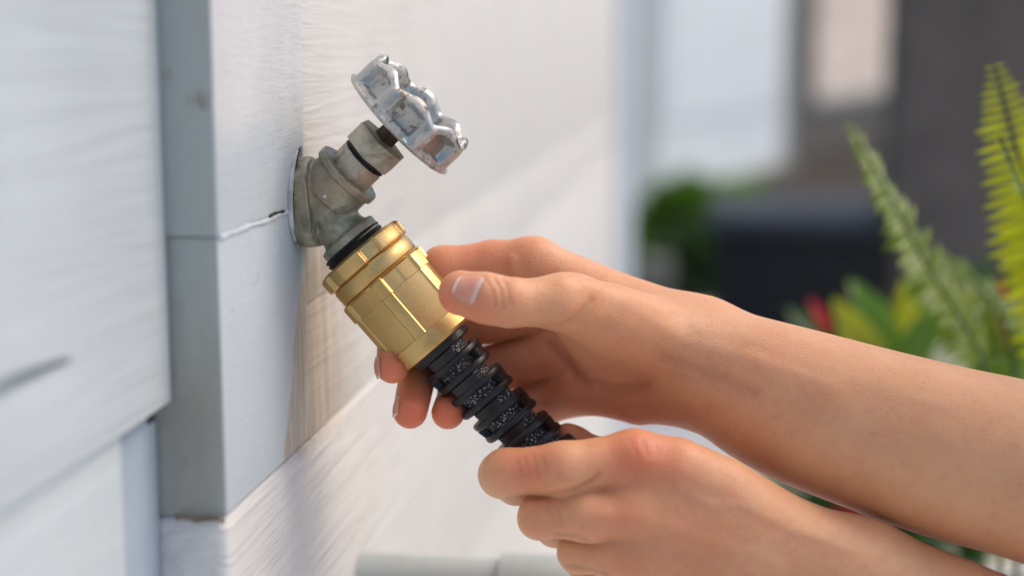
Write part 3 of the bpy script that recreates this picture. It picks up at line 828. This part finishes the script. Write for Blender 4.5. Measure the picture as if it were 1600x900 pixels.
vL = [([(1060, 760), (1110, 790), (1160, 790), (1240, 830), (1330, 860)], 9, .45), ([(1030, 850), (1090, 810), (1110, 790)], 8, .4), ([(1100, 880), (1180, 860), (1240, 830)], 8, .35)]
VL, crL, flL, vnL = detail(VL, QL, cL, bL, fL, vL)
V = np.concatenate([VR, VL]); Q = np.concatenate([QR, QL + len(VR)])
RCn = np.array(RC)
Vw = V @ RCn.T + np.array(CAM)
person_me = mesh_np('person', Vw, Q)
for nm, arr in (('flush', np.concatenate([flR, flL])), ('crease', np.concatenate([crR, crL])), ('vein', np.concatenate([vnR, vnL]))):
    at = person_me.attributes.new(nm, 'FLOAT', 'POINT'); at.data.foreach_set('value', arr.astype(np.float32))
person = tag(link('person', person_me, m_skin), 'bare forearms and hands of a person gripping brass connector and black hose', 'person')
person['pose'] = 'reaching'
# nails lie on the skin: each grid point is dropped onto the nearest skin vertex's plane and raised a little
NR = vnormals(VR, QR)
def nail(c_px, c_py, d, along, across, L, W, up=0.00035):
    """c: where the nail's middle is; along/across in the camera frame"""
    c = A(c_px, c_py, d); al = np.array(along, float); al /= np.linalg.norm(al)
    ac = np.array(across, float); ac -= al * (ac @ al); ac /= np.linalg.norm(ac)
    nn = np.cross(al, ac); 
    if nn @ (-c) < 0: nn = -nn
    c = VR[np.argmin(np.linalg.norm(VR - c, axis=1))]
    near = np.argwhere(np.linalg.norm(VR - c, axis=1) < max(L, W) * 1.3).ravel()
    Vs, Ns = VR[near], NR[near]
    rows = []
    for i in range(15):
        u = -1 + 2 * i / 14
        row = []
        for j in range(11):
            v = -1 + 2 * j / 10
            wd = W * (1 - 0.10 * max(0, u) ** 2) * math.sqrt(max(0.05, 1 - abs(u) ** 3.2 * 0.75))
            p = c + al * (u * L) + ac * (v * wd)
            for it in range(4):
                dist = np.linalg.norm(Vs - p, axis=1); k = np.argsort(dist)[:6]
                wgt = 1 / (dist[k] + 1e-5); wgt /= wgt.sum()
                q = (Vs[k] * wgt[:, None]).sum(0); nq = (Ns[k] * wgt[:, None]).sum(0); nq /= np.linalg.norm(nq)
                p = p - nq * ((p - q) @ nq)
            lift = up * (1 - 0.6 * max(abs(v) ** 4, max(0, -u) ** 4)) + (0.0004 if u > 0.8 else 0)
            row.append(p + nq * lift)
        rows.append(row)
    bm = bmesh.new()
    W_ = lambda p: CAM + RC @ Vector(p)
    top = [[W_(p) for p in r] for r in rows]
    add_grid(bm, top, False)
    o = build('fingernail', bm, m_nail, None, 60)
    at = o.data.attributes.new('along', 'FLOAT', 'POINT'); at.data.foreach_set('value', np.repeat(np.linspace(-1, 1, 15), 11).astype(np.float32))
    o.parent = person
    so_ = o.modifiers.new('thick', 'SOLIDIFY'); so_.thickness = 0.0006; so_.offset = -1
    return o
nail(723, 441, .562, (-0.90, 0.38, 0.0), (0.38, 0.90, -0.2), 0.0051, 0.0066)
nail(597, 574, .612, (0.15, -1, 0.1), (0.2, 0, 1), 0.0045, 0.0032)
nail(617, 630, .616, (0.2, -1, 0.2), (0.2, 0, 1), 0.0048, 0.0034)

# ------------------------------------------------------------------ drain pipe low on the wall
pipe = empty('drain_pipe', tuple(onX(560, 896, XR)))
tag(pipe, 'grey painted pipe sticking straight out of the wall below the tap', 'pipe')
pc = onX(560, 905, XR); py_ = pc.y
base = Vector((XR - 0.002, py_, pc.z))
bm = bmesh.new(); revolve(bm, base, Vector((1, 0, 0)), [(0, 0.0125), (0.003, 0.0128), (0.0700, 0.0128), (0.0705, 0.012)], 40); build('pipe_run', bm, m_pvc, pipe, 40)
bm = bmesh.new(); revolve(bm, base + Vector((0.0702, 0, 0)), Vector((1, 0, 0)), [(0, 0.0135), (0.001, 0.0158), (0.0350, 0.0158), (0.0365, 0.0150), (0.0365, 0.0128), (0.034, 0.0126), (0.034, 0.002)], 40); build('coupling', bm, m_pvc, pipe, 40)

# ------------------------------------------------------------------ background: neighbouring house, garden wall, bin, stone, shrub
FAR = 8.0
HA = R(73)                                                # its front is turned towards the sun
hc = onY(1112, 60, FAR)
nh = tag(empty('neighbour_house', (hc.x, FAR, 0)), 'brown neighbouring house with a white door and a bright curtained window', 'house')
hn = Vector((math.sin(HA), -math.cos(HA), 0)); hu = Vector((math.cos(HA), math.sin(HA), 0)); hp = Vector((hc.x, FAR, 0))
def HU(px, py=60):                                        # (along the front, height) of a pixel on the house front
    v = ray(px, py); q = CAM + v * ((hp - CAM).dot(hn) / v.dot(hn)); return (q - hp).dot(hu), q.z
def hbox(name, boxes, m, parent, bev=0.005):
    bm = bmesh.new()
    for lo, hi in boxes: add_box(bm, lo, hi, bev)
    me = bpy.data.meshes.new(name); bm.to_mesh(me); bm.free(); return link(name, me, m, parent)
dl, dr = HU(1012)[0], HU(1216)[0]
wl_, wr_ = HU(1268)[0], HU(1394)[0]; wz0 = HU(1330, 145)[1]; dz0 = HU(1110, 288)[1]
hbox('wall', [((dl - 0.9, 0, 0), (wr_ + 3.5, .25, 3.2))], m_house, nh, 0.01)
hbox('plinth', [((dl, -.09, 0.0), (dr + 0.18, -.002, max(.03, dz0 - .002)))], m_stone, nh)
hbox('pilaster', [((dl - .9, -.06, 0.0), (dl - .002, -.002, 2.6))], plain('pilaster_paint', (0.42, 0.48, 0.52), .6, 0, .05, 6), nh)
hbox('door_frame', [((dr + .002, -.05, max(.03, dz0)), (dr + .15, -.002, 2.5)), ((dl, -.05, 2.362), (dr, -.002, 2.5))], m_frame, nh)
door = hbox('door', [((dl, -.04, max(.03, dz0)), (dr, -.003, 2.36))], m_door, nh)
for z0, z1 in ((0.35, 1.05), (1.2, 2.2)): hbox('door_panel', [((dl + .12, -.052, z0), (dr - .12, -.0395, z1))], m_door, door, 0.01)
bm = bmesh.new(); revolve(bm, Vector((dr - .06, -.10, 1.05)), Vector((0, 1, 0)), [(0, .018), (.02, .028), (.045, .024), (.05, .01), (.06, .01)], 24)
me = bpy.data.meshes.new('handle'); bm.to_mesh(me); bm.free(); link('handle', me, m_frame, door)
wf = hbox('window', [((wl_ - .05, -.04, wz0 - .06), (wr_ + .05, -.002, wz0)), ((wl_ - .05, -.04, wz0 + 1.3), (wr_ + .05, -.002, wz0 + 1.36)), ((wl_ - .05, -.038, wz0 + .002), (wl_, -.002, wz0 + 1.298)), ((wr_, -.038, wz0 + .002), (wr_ + .05, -.002, wz0 + 1.298))], m_frame, nh)
bm = bmesh.new(); n = 40
add_grid(bm, [[Vector((wl_ + (wr_ - wl_) * i / n, -.012 - .006 * math.sin(i * 1.3), z)) for i in range(n + 1)] for z in (wz0 + .002, wz0 + 1.298)], False)
me = bpy.data.meshes.new('curtain'); bm.to_mesh(me); bm.free(); link('curtain', me, m_curtain, wf)
nh.rotation_euler = (0, 0, HA)
def dx(px, y): return onY(px, 60, y).x
gy = 3.6
gw = tag(empty('garden_wall', (dx(1500, gy), gy, 0)), 'dark grey-brown rendered wall behind the fern', 'wall')
bm = bmesh.new(); add_box(bm, (dx(1402, gy), gy, 0), (dx(1402, gy) + 2.4, gy + .25, 1.35), 0.012); build('render', bm, m_garden, gw)
bm = bmesh.new(); add_box(bm, (dx(1402, gy) - .03, gy - .03, 1.352), (dx(1402, gy) + 2.43, gy + .28, 1.41), 0.012); build('coping', bm, m_garden, gw)
by0, by1 = 3.45, 4.05
bx0, bx1 = dx(1112, 3.5), dx(1405, 3.5); bz = onY(1250, 345, by0).z
bn = tag(empty('storage_bin', ((bx0 + bx1) / 2, (by0 + by1) / 2, 0)), 'squat black plastic bin standing on the patio behind the hands', 'bin')
bm = bmesh.new(); add_box(bm, (bx0 + .015, by0 + .015, 0.0), (bx1 - .015, by1 - .015, bz - .04), 0.02)
build('body', bm, m_bin, bn, 40)
bm = bmesh.new(); add_box(bm, (bx0, by0, bz - .0395), (bx1, by1, bz), 0.012); build('lid', bm, plain('bin_lid', (0.016, 0.019, 0.026), 0.5, 0, .05), bn, 40)

# ------------------------------------------------------------------ leaves
def leaf_mesh(name, m, wide=0.32, bend=0.25, fold=0.25, n=7, tip=1.0):
    bm = bmesh.new(); rows = []
    for i in range(n + 1):
        t = i / n
        wd = wide * 0.5 * (math.sin(math.pi * min(1, t * 0.96 + 0.03) ** tip)) ** 0.8
        z = -bend * t * t
        rows.append([Vector((s * wd, t, z + fold * abs(s) * wd)) for s in (-1, -.5, 0, .5, 1)])
    add_grid(bm, rows, False)
    for f in bm.faces: f.smooth = True
    me = bpy.data.meshes.new(name); bm.to_mesh(me); bm.free(); me.materials.append(m); return me
def place(name, me, at, direction, normal, L, parent, wscale=1.0):
    o = bpy.data.objects.new(name, me); COL.objects.link(o); o.parent = parent
    y = direction.normalized(); z = (normal - y * normal.dot(y)).normalized(); x = y.cross(z)
    M = Matrix((x * L * wscale, y * L, z * L)).transposed().to_4x4()
    M.translation = at - origin_of(parent)
    o.matrix_local = M
    return o
toward = lambda p: (CAM - p).normalized()
fern = tag(empty('fern', (P(1560, 760, .84).x, P(1560, 760, .84).y, 0)), 'yellow-green fern with tall upright fronds in front of dark wall', 'fern')
pin = [leaf_mesh('leaflet', m_fern, 0.20, b, 0.3, 6, .8) for b in (.1, .25, -.05)]
pind = [leaf_mesh('leaflet', m_ferndk, 0.25, b, 0.3, 6, .8) for b in (.1, .3)]
def frond(pts, n, Lmax, meshes, nrm, sweep, seed, L0=0.25, stalk_r=0.0013):
    rg = random.Random(seed)
    c = catmull(pts, 10); bm = bmesh.new()
    tube(bm, c, [stalk_r * (1 - 0.75 * i / len(c)) + .0002 for i in range(len(c))], 6)
    fr = build('frond', bm, m_stalk, fern, 60)
    for i in range(n):
        t = L0 + (1 - L0) * (i + .5) / n
        k = min(len(c) - 2, int(t * (len(c) - 1))); fr_t = t * (len(c) - 1) - k
        p = c[k].lerp(c[k + 1], fr_t); T = (c[k + 1] - c[k]).normalized()
        Nn = nrm(p, t); Bv = T.cross(Nn).normalized()
        ln = Lmax * min(1, (1.02 - t) * 2.2 + 0.06) ** 0.8 * rg.uniform(.9, 1.08)
        for s in (-1, 1):
            dv = Bv * s + T * sweep + Nn * rg.uniform(-.25, .25)
            place('leaflet', meshes[rg.randrange(len(meshes))], p, dv, Nn + Bv * rg.uniform(-.3, .3), ln, fr)
gz = Vector((0, 0, 0))
fb = Vector((fern.location.x, fern.location.y, 0.0))
frond([fb + Vector((.02, 0, .0)), P(1690, 900, 0.834), P(1690, 600, 0.810), P(1634, 380, 0.786), P(1585, 220, 0.769), P(1553, 98, 0.761)], 27, 0.030, pin,
      lambda p, t: toward(p) + Vector((.2, 0, .15)), 0.10, 1, .42)
frond([fb + Vector((-.02, 0, 0)), P(1570, 800, 0.859), P(1540, 580, 0.859), P(1450, 420, 0.842), P(1380, 290, 0.826), P(1322, 184, 0.810)], 40, 0.024, pind,
      lambda p, t: Vector((.55, -.5, .6)), 0.25, 2, .42, .0018)
frond([fb + Vector((.05, .03, 0)), P(1720, 800, 0.794), P(1680, 520, 0.753), P(1630, 370, 0.737), P(1590, 280, 0.729), P(1562, 214, 0.721)], 26, 0.016, pind,
      lambda p, t: Vector((.8, -.1, .6)), 0.3, 3, .45, .0022)
frond([fb + Vector((.0, .05, 0)), P(1600, 760, 0.907), P(1590, 600, 0.915), P(1560, 490, 0.915), P(1500, 420, 0.907), P(1440, 395, 0.891)], 26, 0.026, pind,
      lambda p, t: Vector((.2, -.5, 1)), 0.2, 4, .42, .0022)
frond([fb + Vector((.06, .06, 0)), P(1760, 760, 0.891), P(1720, 520, 0.891), P(1690, 380, 0.875), P(1660, 250, 0.859), P(1640, 150, 0.850)], 40, 0.045, pin,
      lambda p, t: toward(p), 0.1, 5, .40)

lm = {k: [leaf_mesh('leaf', m, wd, b, .3, 8, .85) for b in (.15, .35)] for k, m, wd in (('g', m_leaf, .42), ('y', m_leafy, .36), ('d', m_leafdk, .42), ('p', m_leafpale, .30), ('r', m_red, .34))}
def plant(name, label, cat, base_px, leaves, group=None, seed=0, fill=0, d0=1.2, kinds='gd'):
    """leaves: (kind, tip px, tip py, root px, root py, d)"""
    rg = random.Random(seed)
    b = P(base_px[0], base_px[1], d0); root = tag(empty(name, (b.x, b.y, 0)), label, cat, group)
    crown = Vector((b.x, b.y, 0.0))
    top = P(base_px[0], base_px[1], d0)
    bm = bmesh.new(); tube(bm, catmull([crown, crown.lerp(top, .5) + Vector((.01, 0, 0)), top], 6), [.006 - .0002 * i for i in range(13)], 8); build('stem', bm, m_stalk, root, 60)
    for (k, tx, ty, rx, ry, d) in leaves:
        a, t = P(rx, ry, d), P(tx, ty, d - .015)
        place('red_bract' if k == 'r' else 'leaf', lm[k][rg.randrange(2)], a, t - a, toward(a) + Vector((rg.uniform(-.5, .5), 0, rg.uniform(0, .7))), (t - a).length, root)
    for i in range(fill):
        k = kinds[rg.randrange(len(kinds))]; t = rg.random() ** .6
        p = crown.lerp(top, .35 + .65 * t); az = rg.random() * 6.283
        dv = Vector((math.cos(az), math.sin(az), rg.uniform(-.1, .9)))
        place('leaf', lm[k][rg.randrange(2)], p, dv, Vector((0, 0, 1)) - dv * .3, rg.uniform(.06, .11), root)
plant('leafy_plant', 'broad green leafed plant with yellow leaf and small red bract behind forearm', 'plant', (1400, 640),
      [('y', 1308, 470, 1385, 600, 1.12), ('g', 1352, 452, 1400, 620, 1.12), ('g', 1470, 470, 1405, 620, 1.12), ('g', 1380, 500, 1410, 640, 1.15), ('g', 1440, 500, 1400, 600, 1.1),
       ('r', 1270, 468, 1296, 522, 1.12), ('d', 1250, 480, 1310, 560, 1.18), ('y', 1420, 465, 1395, 560, 1.16), ('g', 1330, 510, 1400, 620, 1.16)],
      None, 3, 46, 1.14, 'ggdy')
plant('leafy_plant', 'glossy plant with pale leaves and an upright red bud at far right', 'plant', (1520, 700),
      [('p', 1502, 480, 1465, 585, 1.08), ('p', 1522, 470, 1488, 600, 1.08), ('p', 1490, 520, 1452, 575, 1.10), ('g', 1535, 440, 1545, 620, 1.12), ('y', 1520, 420, 1540, 560, 1.14),
       ('r', 1557, 448, 1566, 548, 1.06), ('r', 1549, 470, 1570, 546, 1.065), ('g', 1575, 520, 1600, 620, 1.06), ('y', 1598, 470, 1580, 600, 1.12), ('g', 1500, 560, 1580, 640, 1.14), ('d', 1480, 560, 1540, 690, 1.2), ('g', 1610, 540, 1585, 680, 1.1)],
      None, 4, 46, 1.14, 'ggdd')
plant('leafy_plant', 'dense bushy plant with broad sunlit green leaves behind the fern', 'plant', (1500, 660),
      [('g', 1360, 440, 1420, 600, 1.2), ('y', 1405, 445, 1440, 590, 1.2), ('g', 1440, 430, 1460, 600, 1.22), ('g', 1500, 440, 1480, 600, 1.22), ('y', 1480, 500, 1450, 620, 1.16), ('g', 1560, 450, 1530, 620, 1.2), ('d', 1540, 400, 1520, 560, 1.24),
       ('g', 1600, 440, 1560, 620, 1.2), ('d', 1590, 380, 1580, 560, 1.24), ('y', 1345, 500, 1400, 610, 1.18), ('g', 1320, 520, 1390, 620, 1.2), ('g', 1630, 480, 1600, 640, 1.2)],
      None, 7, 60, 1.22, 'ggyd')
plant('leafy_plant', 'low dark-leaved plant with red leaf seen between the two arms', 'plant', (1400, 800),
      [('r', 1310, 790, 1400, 812, 1.10), ('d', 1170, 712, 1300, 800, 1.12), ('g', 1190, 735, 1290, 790, 1.14), ('d', 1230, 735, 1370, 800, 1.12), ('d', 1330, 770, 1450, 850, 1.1), ('d', 1420, 800, 1560, 880, 1.1),
       ('d', 1460, 840, 1600, 870, 1.08), ('g', 1260, 780, 1380, 800, 1.16)],
      None, 5, 60, 1.16, 'dddg')
def shrub(name, label, c, r, n, seed, k='g', L=(.05, .09)):
    rg = random.Random(seed); root = tag(empty(name, (c.x, c.y, 0)), label, 'shrub')
    bm = bmesh.new(); tube(bm, [Vector((c.x, c.y, 0)), Vector((c.x + .01, c.y, c.z * .5)), Vector((c.x, c.y, c.z))], [.014, .01, .006], 8); build('stem', bm, m_stalk, root, 60)
    bm = bmesh.new()
    for i in range(n):
        v = Vector((rg.gauss(0, 1), rg.gauss(0, 1), rg.gauss(0, 1))).normalized() * rg.random() ** .4
        p = c + Vector((v.x * r[0], v.y * r[1], v.z * r[2])); dv = (v + Vector((rg.gauss(0, .5), rg.gauss(0, .5), rg.gauss(.3, .5)))).normalized()
        s = dv.cross(Vector((rg.gauss(0, 1), rg.gauss(0, 1), rg.gauss(0, 1)))).normalized(); ln = rg.uniform(*L)
        q = [bm.verts.new(x) for x in (p, p + dv * ln * .5 + s * ln * .22, p + dv * ln, p + dv * ln * .5 - s * ln * .22)]
        bm.faces.new(q)
    build('foliage', bm, {'g': m_leaf, 'd': m_leafdk}[k], root, fix=False)
shrub('shrub', 'small bright green shrub on the lawn left of the black bin', onY(1068, 340, 5.4), (.12, .12, .12), 700, 8)
shrub('shrub', 'dim shrub at the foot of the lawn beside the stone block', onY(1080, 420, 4.4), (.07, .1, .10), 400, 9, 'd')
sb = onY(1022, 430, 4.3)
bm = bmesh.new(); add_box(bm, (sb.x - .05, sb.y - .06, 0), (sb.x + .05, sb.y + .06, sb.z + .05), 0.012, 3)
for v in bm.verts: v.co += Vector((rng.uniform(-.004, .004),) * 3)
tag(build('stone_block', bm, m_stone, None, 40), 'pale beige stone block standing at the corner of the house', 'stone')
